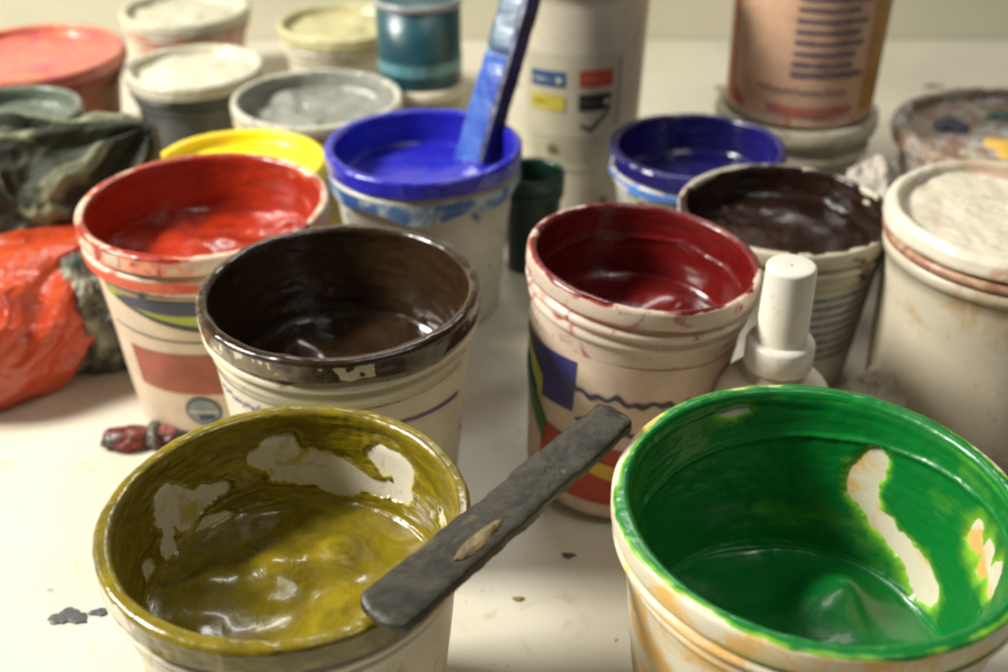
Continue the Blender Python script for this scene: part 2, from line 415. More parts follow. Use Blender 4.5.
# gold, front left
R, H = .0571, .11
t = bucket((-.0676, .2732), R, H, 'open bucket with mustard gold ink smeared up its wall, at the front left', M['white_gold'], seed=1)
ink('ink', R, H, .073, M['gold'], t, seed=4, na=600, ns=360, jag=.9, wall=.0009, wallvar=.0007, lip=1.1, out=.5, heap=.0035, heapscale=50, holes=[
    (154, .091, .0045, .006, .0042), (148, .086, .004, .006, .0042), (141, .084, .006, .0035, .004), (132, .0865, .006, .0028, .0036),
    (134, .074, .006, .0028, .0034), (172, .080, .003, .003, .0025), (158, .078, .003, .006, .0022),
    (103, .094, .0075, .006, .0045), (93, .088, .009, .006, .0045), (82, .084, .008, .005, .004),
    (57, .095, .006, .005, .0045), (51, .088, .004, .006, .004), (62, .083, .008, .003, .003), (20, .09, .004, .004, .003)],
    lumps=[(-.012, .012, .010, .005), (.012, .020, .009, .004), (.004, -.004, .012, -.003), (-.03, .006, .009, .004)])

# green, front right
R, H = .0639, .115
t = bucket((.0973, .2727), R, H, 'open bucket coated inside with bright green ink, at the front right', M['white_peach'], seed=2)
ink('ink', R, H, .050, M['green'], t, seed=12, wall=.0014, wallvar=.0005, lip=.3, out=-1.6, na=640, ns=380, jag=.62, heap=.003, streak=.5, rim_=.0001, ridge=(.099, .006, -20, .0008), holes=[
    (106, .108, .006, .0024, .003), (54, .0935, .0042, .0040, .0030), (56.5, .088, .0042, .0045, .0030), (57.5, .082, .0038, .0045, .0028), (54, .0765, .0036, .004, .0028), (47.5, .0720, .0042, .0035, .0029),
    (41, .069, .0048, .0030, .0029), (34, .0655, .0056, .0034, .0030), (26, .0625, .0068, .0050, .0030), (20, .0570, .0065, .0050, .0028), (10.5, .091, .0034, .0065, .0031), (2, .089, .0036, .008, .0031), (-8, .0885, .0045, .007, .0031)],
    lumps=[(.02, .02, .012, .010), (.008, .012, .010, .006)])

# dark brown, centre left
R, H = .0575, .113
t = bucket((-.0673, .4091), R, H, 'open bucket of glossy dark brown ink just behind the mustard gold one', M['white_brown'], seed=3)
ink('ink', R, H, .070, M['brown'], t, seed=21, wall=.0008, wallvar=.0005, lip=.9, out=-.3, heap=.0055, heapscale=55, lipang=[(-40, 50, .0004)],
    lumps=[(.01, .0, .012, .008), (-.02, .015, .012, .005)])
lb = on_wall('label', R, H, -160, -20, .018, .088, mat_flat('brown_bucket_label', (.60, .55, .42), .2), t)
script_line('printed_script', R, H, -150, -92, .083, .0013, 55, mat_flat('violet_print', (.12, .08, .22)), lb)
on_wall('stripe', R, H, -60, -22, lambda u: .077 - .004 * u, lambda u: .0785 - .003 * u, mat_flat('violet_stripe', (.14, .07, .22)), lb, off=.0007)
printing('printed_text', R, H, -150, -60, .03, .07, 5, mat_flat('grey_print', (.18, .18, .2)), lb, hgt=.3, seed=6)

def brand_label(t, R, H, a0, a1, paper, rect, sw1, sw2, dark, emblem=True):
    """label wrapped round a pail: curved swoosh, thin rule, red block and a round emblem"""
    L = on_wall('label', R, H, a0, a1, .008, H - .0222, paper, t, n=90)
    W = a1 - a0
    def sub(nm, b0, b1, lo, hi, m, off): return on_wall(nm, R, H, b0, b1, lo, hi, m, L, off=off, n=60)
    m0 = a0 + W * .04
    sub('swoosh', m0, m0 + W * .9, lambda u: H * (.77 - .10 * math.sin(PI * min(1, u * 1.25) * .5)) - .0065 * math.sin(PI * u), lambda u: H * (.795 - .06 * math.sin(PI * min(1, u * 1.2) * .5)), dark, .0006)
    sub('swoosh', m0 + 1, m0 + W * .9 - 2, lambda u: H * (.78 - .10 * math.sin(PI * min(1, u * 1.25) * .5)) - .004 * math.sin(PI * u), lambda u: H * (.795 - .06 * math.sin(PI * min(1, u * 1.2) * .5)), sw1, .0009)
    sub('swoosh', m0 + 9, m0 + W * .9 - 9, lambda u: H * .755 - .0045 * math.sin(PI * u) ** .6, lambda u: H * .765 + .0022 * math.sin(PI * u) ** .5, sw2, .0012)
    sub('rule', m0, m0 + W * .9, lambda u: H * (.605 - .03 * math.sin(PI * u)) - .0003, lambda u: H * (.605 - .03 * math.sin(PI * u)) + .0005, dark, .0007)
    sub('colour_block', a0 + W * .11, a0 + W * .58, lambda u: H * .30 - .001 * u, lambda u: H * .51, rect, .0008)
    if emblem:
        E_ = disc_on_wall('emblem', R, H, a0 + W * .42, H * .20, .0088, M['emblem_dark'], L, .0008)
        disc_on_wall('emblem_face', R, H, a0 + W * .42, H * .20, .0076, M['emblem_face'], L, .0011)
        on_wall('emblem_band', R, H, a0 + W * .42 - 8.5, a0 + W * .42 + 8.5, H * .20 - .0006, H * .20 + .0006, M['label_white'], L, off=.0014, n=12)
        on_wall('emblem_band', R, H, a0 + W * .42 - 3, a0 + W * .42 + 6, H * .20 - .0052, H * .20 - .0018, M['emblem_dark'], L, off=.0014, n=12)
    return L
M['emblem_dark'] = mat_flat('emblem_navy', (.045, .055, .09), .3)
M['emblem_face'] = mat_flat('emblem_grey_blue', (.25, .28, .30), .4)
M['label_white'] = mat_flat('label_white', (.62, .58, .46), .2)
M['swoosh_green'] = mat_flat('swoosh_yellow_green', (.42, .45, .05), .25)
M['swoosh_navy'] = mat_flat('swoosh_navy', (.05, .05, .09), .3)
M['label_dark'] = mat_flat('label_dark_line', (.04, .045, .04), .3)
M['block_red'] = mat_flat('label_block_rust', (.36, .085, .04), .3)

# orange red, left
R, H = .0591, .11
t = bucket((-.1426, .497), R, H, 'open bucket of orange red ink with a swoosh label and round emblem', M['white_orange'], seed=4)
ink('ink', R, H, .082, M['orange'], t, seed=31, wall=.0008, wallvar=.0005, lip=-.3, out=-.4, heap=.004, heapscale=60,
    lumps=[(-.005, .0, .018, .008), (.03, -.012, .012, .006), (-.03, -.02, .014, .003)])
brand_label(t, R, H, -142, -22, mat_flat('label_paper_peach', (.66, .52, .38), .2), M['block_red'], M['swoosh_green'], M['swoosh_navy'], M['label_dark'])
on_wall('ink_band', R, H, -180, 180, H - .0175, lambda u: H - .0125 + .0012 * math.sin(u * 19) * math.sin(u * 43), mat_patchy('dried_orange_ink', [(.35, (.62, .13, .05)), (.6, (.55, .06, .02))], 60), t, off=.0012, n=160, rad=lambda z: R * .968)
disc_on_wall('ink_spot', R, H, -109, H - .0215, .0022, M['label_dark'], t, .0022, sq=.7, seed=2)

# dark red, centre right, tilted a little to the right
R, H = .0498, .115
t = bucket((.0574, .4292), R, H, 'tilted open bucket of dark red ink beside the tall white bottle', M['white_red'], rot=(0, R_(5), 0), seed=5)
t.location.z = R * .77 * math.sin(R_(5)); t.location.x -= .008
ink('ink', R, H, .080, M['darkred'], t, seed=41, wall=.0008, wallvar=.0004, lip=.1, out=-1.2, heap=.003, heapscale=40, streak=.6,
    lumps=[(.018, .012, .018, .008), (-.02, -.01, .014, -.004)], ridge=(.098, .003, 60, .0008))
L = on_wall('label', R, H, -185, -15, .008, .086, mat_flat('label_paper_pinkish', (.60, .46, .36), .2), t, n=90)
on_wall('stripe', R, H, -183, -126, lambda u: .052 + .004 * u, lambda u: .078 + .004 * u, mat_flat('label_violet_blue', (.035, .03, .16), .3), L, off=.0007)
on_wall('stripe', R, H, -184, -150, lambda u: .082 - .032 * u, lambda u: .0845 - .020 * u, M['swoosh_green'], L, off=.001)
on_wall('stripe', R, H, -184, -146, lambda u: .060 - .030 * u, lambda u: .072 - .028 * u, mat_flat('label_leaf_green', (.03, .15, .04), .3), L, off=.0012)
script_line('printed_script', R, H, -132, -62, .068, .0016, 19, mat_flat('dark_script', (.05, .045, .08)), L, th=.0013)
on_wall('stripe', R, H, -124, -50, lambda u: .052 + .003 * math.sin(u * 9), lambda u: .0535 + .003 * math.sin(u * 9) + .002 * u, mat_flat('dark_rule', (.07, .06, .09)), L, off=.0008)
on_wall('colour_block', R, H, -150, -40, .010, .042, mat_flat('label_red', (.42, .05, .03), .3), L, off=.0008)
on_wall('colour_block', R, H, -128, -70, lambda u: .030 - .010 * u, lambda u: .037 - .008 * u, mat_flat('label_yellow', (.62, .38, .03), .25), L, off=.0012)

# blue, behind the brown
R, H = .0536, .10
t = bucket((-.0443, .5918), R, H, 'open bucket of vivid blue ink with a blue spatula standing in it', M['white_blue'], seed=6)
ink('ink', R, H, .080, M['blue'], t, seed=51, wall=.001, wallvar=.0004, lip=1.2, out=1.0, heap=.0022, heapscale=35,
    lumps=[(.027, .012, .012, .004)])
on_wall('ink_smear', R, H, -180, 180, lambda u: H - .021 + .0035 * math.sin(u * 31) * math.cos(u * 13), H - .0125, mat_patchy('blue_smear', [(.3, (.02, .05, .30)), (.5, (.06, .14, .30)), (.62, (.40, .44, .42)), (.7, (.03, .05, .22))], 50), t, off=.0014, n=160, rad=lambda z: R * .975)

# navy, right of the coloured-chart pail
R, H = .0508, .085
t = bucket((.1126, .6256), R, H, 'open bucket of navy ink with a bright blue rim, in front of the stacked tub', M['white_navy'], seed=7)
ink('ink', R, H, .062, M['navy'], t, seed=61, wall=.0008, wallvar=.0005, lip=1.2, out=.9, heap=.004, heapscale=40)
on_wall('ink_smear', R, H, -180, 180, lambda u: H - .016 + .003 * math.sin(u * 23) * math.cos(u * 11), H - .0115, mat_patchy('light_blue_smear', [(.3, (.03, .09, .40)), (.6, (.08, .22, .55))], 50), t, off=.0016, n=160, rad=lambda z: R * .975)
disc_on_wall('ink_spot', R, H, -126, .064, .010, mat_patchy('green_spot', [(.35, (.01, .10, .03)), (.6, (.02, .06, .03)), (.7, (.3, .4, .02))], 90), t, .0006, seed=3)
disc_on_wall('ink_spot', R, H, -143, .066, .006, M['swoosh_green'], t, .0005, seed=1)

# black-brown, right
R, H = .0539, .093
t = bucket((.1422, .5271), R, H, 'open bucket of nearly black ink with rows of small print, behind the white bottle', M['white_brown'], seed=8)
ink('ink', R, H, .077, M['black'], t, seed=71, wall=.0006, wallvar=.0005, lip=.0, out=-1.3, heap=.0045, heapscale=38, streak=1.3)
lb = on_wall('label', R, H, -135, -15, .012, .070, mat_flat('grey_white_label', (.55, .52, .43), .25), t)
printing('printed_text', R, H, -100, -22, .026, .068, 8, mat_flat('blue_grey_print', (.16, .17, .24)), lb, seed=9, hgt=.42, fill=1.6)

# yellow, behind orange red
R, H = .0485, .08
t = bucket((-.152, .613), R, H, 'bucket full of bright yellow ink peeking out behind the orange red bucket', mat_plastic('yellow_plastic', (.75, .55, .05)), seed=9)
ink('ink', R, H, .074, M['yellow'], t, seed=81, wall=.001, wallvar=.0003, lip=2.0, out=2.0, heap=.0015)

# grey-white, back
R, H = .0555, .08
t = bucket((-.1222, .7193), R, H, 'open bucket of grey ink with a crusty cream rim, behind the yellow one', mat_plastic('cream_yellow_plastic', (.60, .53, .30), (.52, .42, .08), .5), mat_plastic('crusty_cream_rim', (.60, .56, .44), (.30, .29, .24), .4), seed=10)
ink('ink', R, H, .066, M['greyink'], t, seed=91, wall=.001, wallvar=.0009, lip=-.6, out=-1.2, heap=.006, heapscale=55)

# white-cream tub further back with dark body
R, H = .0473, .075
t = bucket((-.2198, .7936), R, H, 'dark grey bucket heaped with cream white ink, behind the pair at the back left', mat_plastic('dark_grey_plastic', (.09, .09, .085), (.03, .03, .03), .3), M['white'], seed=11)
ink('ink', R, H, .070, M['creamink'], t, seed=95, wall=.001, wallvar=.0009, lip=2, out=1.6, heap=.006, dome=.004)

# grey green tub by the black bag
R, H = .0435, .09
t = bucket((-.3034, .6691), R, H, 'open bucket of grey green ink with a crusted rim, behind the dark olive plastic bag', mat_plastic('grey_green_plastic', (.34, .34, .25), (.10, .12, .07), .6), mat_plastic('crusted_rim', (.45, .45, .34), (.16, .18, .10), .5), seed=12)
ink('ink', R, H, .078, M['greygreen'], t, seed=97, wall=.001, wallvar=.0006, lip=.8, out=.7, heap=.003)

# pink tub in the far left corner
R, H = .0640, .085
t = bucket((-.335, .795), R, H, 'bucket of pink red ink streaked with orange, at the far left back', mat_plastic('rusty_pink_plastic', (.42, .14, .09), (.36, .20, .12), .5), seed=13)
ink('ink', R, H, .080, M['pinkink'], t, seed=99, wall=.001, wallvar=.0006, lip=2, out=1.8, heap=.003)

# two more at the back
R, H = .050, .075
t = bucket((-.128, .90), R, H, 'cream bucket of pale yellowish ink at the very back behind the grey one', M['white'], seed=15)
ink('ink', R, H, .070, mat_ink('pale_yellow_ink', (.55, .50, .28), (.6, .57, .45), (.42, .38, .18), .35, .7), t, seed=111, wall=.001, wallvar=.0009, lip=1.6, out=1.2, heap=.005, dome=.003, na=200, ns=140)
R, H = .052, .07
t = bucket((-.265, .955), R, H, 'cream bucket with pink stained ink at the very back beyond the dark grey one', M['white_pink'], seed=16)
ink('ink', R, H, .064, M['creamink'], t, seed=113, wall=.001, wallvar=.0009, lip=1.6, out=1.2, heap=.005, dome=.003, na=200, ns=140)

# small dark green jar between blue and dark red
R, H = .0195, .064
t = bucket((.017, .637), R, H, 'small dark green ink jar squeezed between the vivid blue bucket and the tall pail', mat_plastic('dark_green_plastic', (.008, .026, .019), (.03, .10, .07), .3), rings=1, seed=14, name='ink_jar', cat='ink jar')
ink('ink', R, H, .045, M['dkgreen'], t, seed=101, na=160, ns=110, wall=.0006, wallvar=.0004, heap=.001)

# ------------------------------------------------------------------ teal tub at the back
t = empty('lidded_tub', (-.0584, .78, 0)); tag(t, 'small cream lidded tub carrying a teal can, behind the blue ink bucket', 'tub')
lathe('body', [(.0005, .0), (.026, .0), (.0275, .03), (.028, .062), (.0005, .062)], mat_plastic('yellowish_plastic', (.50, .48, .26), (.40, .36, .15), .4), t, 96)
lathe('lid', [(.0005, .0625), (.0318, .0625), (.0325, .064), (.0325, .069), (.031, .0705), (.0005, .0705)], M['white'], t, 96)
t = empty('paint_can', (-.0584, .78, .0708)); tag(t, 'dark teal can with a paler band, standing on the small cream lidded tub', 'can')
lathe('body', [(.0005, 0), (.0285, 0), (.029, .001), (.029, .055), (.0005, .055)], mat_patchy('dark_teal_paint', [(.35, (.008, .04, .055)), (.65, (.012, .07, .09))], 40), t, 96)
on_wall('band', .029, 1, -180, 180, .010, .018, mat_patchy('pale_teal_band', [(.4, (.07, .20, .24)), (.6, (.14, .28, .30))], 60), t, .0004, rad=lambda z: .029)
lathe('rim', [(.0265, .052), (.0265, .0575), (.0275, .058), (.0302, .058), (.0302, .054), (.029, .053)], mat_flat('can_rim_grey', (.25, .27, .26), .3, .35), t, 96)

# ------------------------------------------------------------------ tall pail with colour chart label
c, R = (.045, .72), .046
t = empty('tall_pail', (c[0], c[1], 0)); tag(t, 'tall cream pail with four coloured label blocks, between the two blue ink buckets', 'pail')
rp = lambda z: R * (.90 + .10 * min(z, .15) / .15)
prof = [(.0005, 0), (rp(0) - .002, 0), (rp(0), .002)] + [(rp(z), z) for z in np.linspace(.01, .15, 12)] + [(R, .16), (R + .003, .161), (R + .003, .167), (R, .168), (R, .178), (R + .003, .179), (R + .003, .186), (R - .001, .187), (R - .003, .18), (.0005, .17)]
lathe('body', prof, mat_plastic('tall_pail_plastic', (.62, .56, .43), (.30, .34, .16), .1), t, 160, .0004)
lathe('lid', [(.0005, .1885), (R + .002, .1885), (R + .0045, .187), (R + .0045, .1795), (R + .0033, .179)], M['white'], t, 160)
L = on_wall('label', R, 1, -134, -52, .045, .122, mat_flat('beige_label', (.50, .46, .33), .15), t, .0004, rad=rp)
for (a0, a1, z0, z1, m, k) in ((-128, -100, .1015, .1115, mat_flat('chart_blue', (.035, .09, .22)), 'chip'), (-89, -61, .102, .1125, mat_flat('chart_red', (.52, .07, .025)), 'chip'),
                        (-128, -100, .086, .0965, mat_flat('chart_yellow', (.52, .43, .06)), 'chip'), (-89, -62, .0865, .0975, mat_flat('chart_black', (.02, .018, .016)), 'chip')):
    ch = on_wall('colour_chip', R, 1, a0, a1, z0, z1, m, L, .0008, rad=rp)
for (a0, z, m) in ((-126, .106, M['label_white']), (-87, .107, mat_flat('pale_red', (.62, .25, .15))), (-126, .0915, mat_flat('dark_mustard', (.25, .17, .03))), (-87, .092, mat_flat('dim_grey', (.12, .11, .10)))):
    printing('printed_text', R, 1, a0, a0 + 16, z - .0012, z + .0012, 1, m, L, .0012, rad=rp, hgt=.6, seed=3)
disc_on_wall('chip_mark', R, 1, -105, .106, .0018, M['label_white'], L, .0012, rad=rp)
disc_on_wall('chip_mark', R, 1, -66, .092, .0018, M['label_white'], L, .0012, rad=rp)
on_wall('check_mark', R, 1, -87, -76, lambda u: .0755 - .0035 * u, lambda u: .078 - .003 * u, M['label_dark'], L, .0009, rad=rp)
on_wall('check_mark', R, 1, -78, -64, lambda u: .0725 + .0115 * u, lambda u: .0765 + .0105 * u, M['label_dark'], L, .0011, rad=rp)
printing('printed_text', R, 1, -127, -60, .052, .070, 5, mat_flat('faint_print', (.30, .27, .19)), L, .0007, rad=rp, hgt=.3, seed=8)
disc_on_wall('ink_spot', R, 1, -110, .0605, .0035, mat_flat('olive_smudge', (.16, .15, .05)), L, .001, rad=rp, seed=4)
on_wall('edge_print', R, 1, -56, -53, .075, .118, mat_flat('faint_edge', (.36, .32, .27)), L, .0007, rad=rp)
disc_on_wall('ink_spot', R, 1, -62, .022, .003, mat_flat('green_smudge', (.05, .20, .08)), t, .001, rad=rp, seed=2)

# ------------------------------------------------------------------ stacked tub with peach label
c = (.195, .73)
t = empty('lidded_tub', (c[0], c[1], 0)); tag(t, 'short cream lidded tub under the container with the peach label', 'tub')
R = .05
lathe('body', [(.0005, 0), (.040, 0), (.0415, .002), (.0455, .045), (.049, .0455), (.0495, .050), (.046, .0515), (.046, .056), (.0005, .056)], M['white'], t, 128, .0005, 3)
lathe('lid', [(.0005, .068), (.046, .068), (.0475, .0705), (.0515, .0712), (.053, .070), (.0535, .064), (.0525, .0595), (.0470, .0585), (.0462, .057), (.0005, .057)], mat_plastic('pale_lid', (.62, .59, .43), (.40, .36, .24), .35), t, 128, .0006, 4)
t = empty('labelled_tub', (c[0], c[1], .0713)); tag(t, 'round container with peach label and red line, standing on the short lidded tub', 'tub')
R = .049; rs = lambda z: R * (.965 + .035 * min(1, z / .1))
lathe('body', [(.0005, 0), (.0455, 0), (.0475, .0012)] + [(rs(z), z) for z in np.linspace(.003, .10, 10)] + [(.051, .101), (.051, .108), (.049, .109), (.0485, .115), (.0005, .116)], M['white_pink'], t, 128, .0004, 6)
L = on_wall('label', R, 1, -178, -25, .008, .094, mat_flat('peach_label', (.62, .38, .24), .2), t, .0004, rad=rs, n=90)
on_wall('red_line', R, 1, -173, -165, lambda u: .010 - .002 * u, .092, mat_flat('label_red_line', (.60, .09, .04)), L, .0008, rad=rs)
on_wall('red_line', R, 1, -166, -150, lambda u: .0085 - .001 * u, lambda u: .020 - .008 * u, mat_flat('label_red_foot', (.45, .05, .04)), L, .0009, rad=rs)
for k in range(7):
    on_wall('text_bar', R, 1, -113, -58 + (k % 3) * 2, .034 + k * .0078, .034 + k * .0078 + .0038, mat_flat('label_grey_print', (.14, .10, .12)), L, .0008, rad=rs) if k == 0 else None
printing('printed_text', R, 1, -113, -56, .032, .086, 8, mat_flat('label_grey_text', (.17, .12, .14)), L, .0009, rad=rs, hgt=.5, seed=15, fill=2.2)
script_line('printed_script', R, 1, -137, -70, .0245, .0016, 60, mat_flat('label_script', (.20, .13, .16)), L, rad=rs, th=.0009)
on_wall('red_band', R, 1, -128, -62, lambda u: .0105 - .002 * math.sin(PI * u), lambda u: .0155 - .001 * math.sin(PI * u), mat_flat('label_rose', (.48, .14, .12)), L, .0009, rad=rs)
on_wall('orange_edge', R, 1, -54, -26, .010, .092, mat_flat('label_ochre', (.46, .22, .04)), L, .0007, rad=rs)

# ------------------------------------------------------------------ big cream lidded tub, far right
c, R, H = (.236, .478), .0575, .104
t = empty('lidded_tub', (c[0], c[1], 0)); tag(t, 'large cream tub with an ink crusted lid, at the right edge', 'tub')
rb = lambda z: R * (.90 + .06 * z / H)
lathe('body', [(.0005, 0), (rb(0) - .003, 0), (rb(0), .002)] + [(rb(z), z) for z in np.linspace(.01, H - .012, 12)] + [(R * .985, H - .0115), (R * .99, H - .006), (R * .93, H - .005), (.0005, H - .005)],
      mat_plastic('grubby_cream_plastic', (.56, .50, .375), (.42, .31, .18), .30, scale=22), t, 160, .0006, 7)
lathe('sealing_ring', [(R * .95, H - .0045), (R * 1.0, H - .0045), (R * 1.01, H - .002), (R * .99, H - .0003), (R * .95, H)], mat_patchy('rusty_ring', [(.4, (.30, .13, .08)), (.6, (.50, .32, .2))], 50), t, 160, .0008, 8)
def crusty_lid(R, z0, mat, parent, name='lid', seed=0, amp=.0012, rimh=.005):
    na, pr = 200, []
    pr = [(.0005, z0 + .0045), (R * .3, z0 + .0045), (R * .6, z0 + .0045), (R * .85, z0 + .0045), (R * .88, z0 + .0048), (R * .905, z0 + rimh + .003), (R * .94, z0 + rimh + .0042), (R * .985, z0 + rimh + .0038), (R * 1.02, z0 + rimh + .001), (R * 1.03, z0 + .002), (R * 1.02, z0), (R * .95, z0 + .001)]
    P = np.array(pr); d = np.r_[0, np.cumsum(np.hypot(*np.diff(P, axis=0).T))]; s = np.linspace(0, d[-1], 130)
    r, z = np.interp(s, d, P[:, 0]), np.interp(s, d, P[:, 1]); a = np.linspace(0, 2 * PI, na, endpoint=False)
    X = np.stack([r[:, None] * np.cos(a), r[:, None] * np.sin(a), z[:, None] + 0 * a], -1)
    X[..., 2] += amp * fbm(X, 70, seed, 5) * (r < R)[:, None]
    X[..., :2] *= 1 + .02 * fbm(X, 40, seed + 2, 3)[..., None]
    return mesh(name, X.reshape(-1, 3), gridF(130, na), mat, parent)
crusty_lid(R, H + .002, mat_patchy('cream_crusted_lid', [(.25, (.64, .58, .44)), (.50, (.66, .60, .47)), (.60, (.55, .44, .30)), (.66, (.52, .30, .22)), (.72, (.62, .56, .42))], 22, .4, .5), t, seed=5)

# ------------------------------------------------------------------ messy tub at the back right
c, R, H = (.336, .70), .080, .057
t = empty('messy_tub', (c[0], c[1], 0)); tag(t, 'low tub with a dirty multicoloured lid and an orange blot, near the wall', 'tub')
lathe('body', [(.0005, 0), (R * .85, 0), (R * .87, .002), (R * .95, H - .004), (.0005, H - .003)], mat_patchy('dirty_tub_side', [(.3, (.08, .05, .04)), (.5, (.36, .30, .22)), (.6, (.10, .10, .14)), (.72, (.5, .44, .33))], 30), t, 128, .001, 2)
crusty_lid(R, H - .002, mat_patchy('multicoloured_lid', [(.3, (.48, .46, .40)), (.45, (.40, .40, .38)), (.52, (.20, .08, .04)), (.6, (.42, .40, .30)), (.68, (.10, .05, .03)), (.76, (.03, .05, .14))], 26, .4, .6), t, seed=9, amp=.002, rimh=.006)
def blot(name, x, y, z, r, mat, parent, seed=0, h=.0015, sx=1, sy=1, rag=0):
    n, K, V = 144, 10, []
    for i in range(K + 1):
        for j in range(n):
            q = 2 * PI * j / n; rr = r * (1 + .18 * math.sin(q * 3 + seed) + .1 * math.sin(q * 5 + seed * 2) + rag * (math.sin(q * 8 + seed) * math.sin(q * 3) + .4 * math.sin(q * 17 + 2 * seed))) * i / K
            V.append((x + rr * math.cos(q) * sx, y + rr * math.sin(q) * sy, z + h * math.sqrt(max(0, 1 - (i / K) ** 2)) - .0008 * (i == K)))
    return mesh(name, V, [f[::-1] for f in gridF(K + 1, n)][::-1], mat, parent)
blot('ink_blot', -.012, -.022, H + .0025, .018, mat_patchy('orange_blot', [(.3, (.62, .27, .02)), (.6, (.60, .38, .06))], 60), t, 1, h=.004)
blot('ink_blot', -.013, -.024, H + .0066, .004, M['label_dark'], t, 2, h=.001)
blot('ink_blot', -.040, .020, H + .003, .012, mat_flat('navy_blot', (.02, .03, .08)), t, 4)
blot('ink_blot', .000, .036, H + .003, .009, mat_flat('teal_blot', (.03, .10, .09)), t, 5)

# ------------------------------------------------------------------ squeeze bottle
t = empty('squeeze_bottle', (.1115, .392, 0)); tag(t, 'white plastic bottle with a tall round cap, standing behind the green ink bucket', 'bottle')
r = .0245
lathe('body', [(.0005, 0), (r - .002, 0), (r, .002), (r, .066)] + [(r * math.cos(R_(q)) * .45 + r * .55, .066 + .016 * math.sin(R_(q))) for q in range(10, 91, 10)] + [(.0118, .0835), (.0112, .087), (.0005, .087)], mat_plastic('bottle_body', (.70, .64, .50), (.60, .42, .24), .25), t, 96)
lathe('collar', [(.0005, .0868), (.0128, .0868), (.0138, .0875), (.0138, .0975), (.0130, .0990), (.0105, .0995), (.0005, .0995)], M['cap'], t, 96)
pr = [(.0005, .0990), (.0104, .0992), (.0104, .1000)] + [(.0103 - .0005 * u, .1 + .031 * u) for u in np.linspace(.05, 1, 8)] + arc(.0083, .1312, .0015, 0, 90, 5) + [(.0005, .1325)]
lathe('cap', pr, M['cap'], t, 96)

# ------------------------------------------------------------------ tools
STK = mat_patchy('dirty_stick_wood', [(.28, (.007, .006, .003)), (.42, (.018, .015, .007)), (.50, (.038, .031, .013)), (.58, (.010, .008, .004)), (.70, (.085, .065, .022))], 42, .48, .7, 2.5, 0)
P0 = np.array((-.0352, .2235, .1138)); P1 = np.array((.0392, .3147, .1180))
sd = (P1 - P0)
st = box_bar('stirring_stick', P0, P1, .0172, .0048, STK, None, up=(-.1, -.3, .95), n=120, seed=5, rough=.0009, w1=.0150, m=32)
tag(st, 'dirty grey olive stirring stick leaning over the rim of the mustard gold bucket', 'stirring stick')
dn = sd / np.linalg.norm(sd); sx = np.cross(dn, (-.1, -.3, .95)); sx /= np.linalg.norm(sx); sy = np.cross(sx, dn)
def stick_blob(name, u, v, r1, r2, mat, seed):
    V, F = icos(4); V = V * (1 + .25 * fbm(V, 1.6, seed, 3)[:, None]); C = P0 + sd * u + sx * v + sy * .0024
    W = C + V[:, :1] * dn * r1 + V[:, 1:2] * sx * r2 + V[:, 2:] * sy * .0006
    return mesh(name, W, F, mat, st)
stick_blob('ink_clot', .34, .003, .010, .0024, mat_patchy('tan_clot', [(.4, (.20, .14, .05)), (.6, (.09, .06, .02))], 90), 3)

BSP = mat_patchy('blue_coated_handle', [(.3, (.02, .05, .32)), (.5, (.05, .12, .42)), (.62, (.10, .22, .42)), (.7, (.02, .03, .25))], 28, .22, .5, 1.5, .4)
sp = empty('spatula', (-.0215, .611, .070)); tag(sp, 'blue ink coated spatula standing in the vivid blue bucket', 'spatula')
B1 = np.array((.0435, .052, .140)); dd = B1 / np.linalg.norm(B1)
box_bar('blade', (0, 0, 0), tuple(B1 * .50), .0225, .0055, BSP, sp, up=(-.62, -.75, .25), n=80, seed=3, rough=.0008, m=32)
box_bar('handle', tuple(B1 * .46), tuple(B1), .0195, .0100, mat_patchy('grey_blue_handle', [(.35, (.08, .15, .24)), (.6, (.035, .06, .10)), (.7, (.015, .02, .03))], 25, .35, .4), sp, up=(-.62, -.75, .25), n=60, seed=6, rough=.0008, m=32)
s2 = np.cross(dd, (-.62, -.75, .25)); s2 /= np.linalg.norm(s2)
box_bar('edge_strip', tuple(s2 * .0098 + B1 * .03), tuple(s2 * .0098 + B1 * .98), .0052, .0125, mat_patchy('dark_spatula_edge', [(.4, (.012, .012, .05)), (.6, (.02, .03, .16))], 30, .4, .3), sp, up=(-.62, -.75, .25), n=60, seed=7, m=24)

# ------------------------------------------------------------------ bags and rags
OB = NT('orange_red_plastic_bag'); c_ = OB.mix(OB.ramp(OB.noise(14, 5, .6, 1), [(.35, W3(0)), (.65, W3(1))]), (.50, .065, .014), (.36, .035, .009))
OB.l(c_, OB.b.inputs['Base Color']); OB.set(Roughness=.28, Coat_Weight=.3); OB.bump(OB.noise(70, 3, .5, 2.), .5, .003)
o = bag('plastic_bag', (-.277, .522, 0), (.066, .060, .040), OB.m, 3, (.62, .62, .42), .62, 9, .06)
tag(o, 'crumpled orange red plastic bag lying at the left edge of the table', 'plastic bag')
BB = NT('black_plastic_bag'); at = BB.n('ShaderNodeAttribute', attribute_name='coat')
c_ = BB.mix(BB.ramp(at.outputs['Fac'], [(.66, W3(0)), (.86, W3(1))]), (.022, .024, .013), (.20, .21, .12))
c_ = BB.mix(BB.ramp(BB.noise(26, 5, .6, 1), [(.5, W3(0)), (.68, W3(.6))]), c_, (.035, .04, .015))
BB.l(c_, BB.b.inputs['Base Color']); BB.set(Roughness=.72, Specular_IOR_Level=.3); BB.bump(BB.noise(60, 4, .6, 1), .6, .004)
o = bag('plastic_bag', (-.270, .594, 0), (.068, .036, .066), BB.m, 8, (.75, .1, .62), .40, 8, .09, fine=.06)
tag(o, 'crumpled dark olive and black plastic bag behind the orange red one', 'plastic bag')
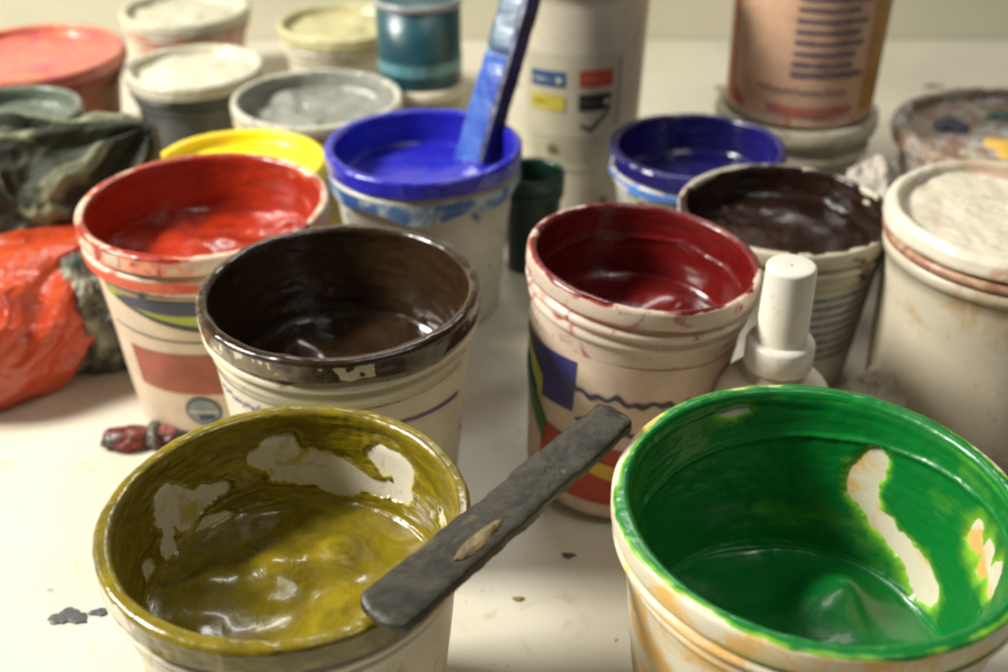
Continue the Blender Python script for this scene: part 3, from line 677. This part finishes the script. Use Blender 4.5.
RG = mat_patchy('green_cream_rag', [(.30, (.02, .08, .05)), (.42, (.05, .05, .045)), (.52, (.12, .13, .09)), (.60, (.30, .29, .22)), (.68, (.03, .11, .07)), (.76, (.10, .04, .03))], 38, .7, .6, 1.2)
o = crumple('rag', (-.2165, .528, 0), (.0245, .020, .034), RG, 14, .2, 2.2, .1, 6)
tag(o, 'crumpled dark green and grey rag beside the base of the orange red bucket', 'rag')
o = crumple('tissue', (.186, .463, 0), (.0225, .016, .021), mat_flat('dirty_white_tissue', (.52, .46, .36), .3, .85, 60, .3), 22, .17, 2, .06, 6, rz=.5)
tag(o, 'wad of off white tissue in front of the bucket of nearly black ink', 'tissue')
o = crumple('tissue', (.223, .640, 0), (.020, .018, .038), mat_patchy('blue_stained_tissue', [(.35, (.48, .43, .36)), (.58, (.50, .46, .40)), (.64, (.05, .07, .14)), (.75, (.30, .24, .2))], 24, .8, .4), 31, .2, 2, .07, 6, rz=.2)
tag(o, 'wad of blue stained tissue behind the bucket of nearly black ink', 'tissue')

o = crumple('tissue', (-.197, .655, 0), (.014, .012, .026), mat_flat('white_tissue', (.60, .58, .50), .3, .85, 60, .3), 41, .17, 2, .06, 5)
tag(o, 'small wad of white tissue between the yellow ink bucket and the dark olive bag', 'tissue')
# small clip with black and red-brown ink, left of the gold bucket
t = empty('clip', (-.170, .453, 0), R_(8)); tag(t, 'small black and dark red clip lying on the table left of the mustard gold bucket', 'clip')
CR = mat_patchy('red_black_clip', [(.36, (.22, .025, .015)), (.5, (.10, .02, .012)), (.58, (.02, .014, .01)), (.7, (.015, .012, .01))], 95, .4, .5)
V, F = icos(5)
def pod(name, x, sx_, sy_, sz_, mat, seed):
    W = V * (1 + .30 * fbm(V, 1.6, seed, 4)[:, None] + .08 * ridged(V, 4, seed, 3)[:, None]); W = W * np.array((sx_, sy_, sz_)); W[:, 2] = np.maximum(W[:, 2] + sz_ * .85, 0); W[:, 0] += x
    return mesh(name, W, F, mat, t)
pod('jaw', -.013, .0125, .0078, .0050, CR, 1); pod('jaw', .009, .0120, .0066, .0048, CR, 6)
pod('handle', .025, .014, .0048, .0040, mat_flat('clip_black', (.02, .018, .014), .3, .4), 9)
pod('hinge', -.002, .0035, .0085, .0056, mat_flat('clip_grey', (.12, .11, .09), .3, .35), 12)
# dried spots on the bench
SPOTS = [(-.170, .4215, .006, (.10, .10, .09), 'small grey smudge on the table just below the clip'),
    (-.177, .336, .0062, (.05, .05, .05), 'dark ragged spot on the table at the front left'),
    (-.1655, .3385, .0030, (.04, .045, .045), 'tiny dark spot right next to the ragged one at the front left'),
    (-.246, .432, .0016, (.20, .05, .03), 'pinhead sized rust red drop on the table below the orange red bag'),
    (.006, .346, .0017, (.16, .12, .03), 'tiny olive drop on the table between the mustard gold and green buckets'),
    (.028, .372, .0022, (.05, .05, .04), 'small black drop on the table near the base of the dark red bucket'),
    (.190, .955, .0075, (.09, .10, .04), 'olive smudge far back on the table, left of the stacked tubs'),
    (.372, .960, .0070, (.12, .09, .06), 'brown smudge far back on the table, right of the stacked tubs')]
for k, (x, y, r, m_, lab) in enumerate(SPOTS):
    o = blot('dried_ink_spot', 0, 0, .0006, r, mat_patchy('dried_spot', [(.4, m_), (.62, tuple(v * 1.8 for v in m_))], 200, .45, .3), None, k + 2, h=.0005, sx=1.3, sy=.7, rag=.10); o.location = (x, y, 0)
    tag(o, lab, 'ink spot', 'dried spots on the table')
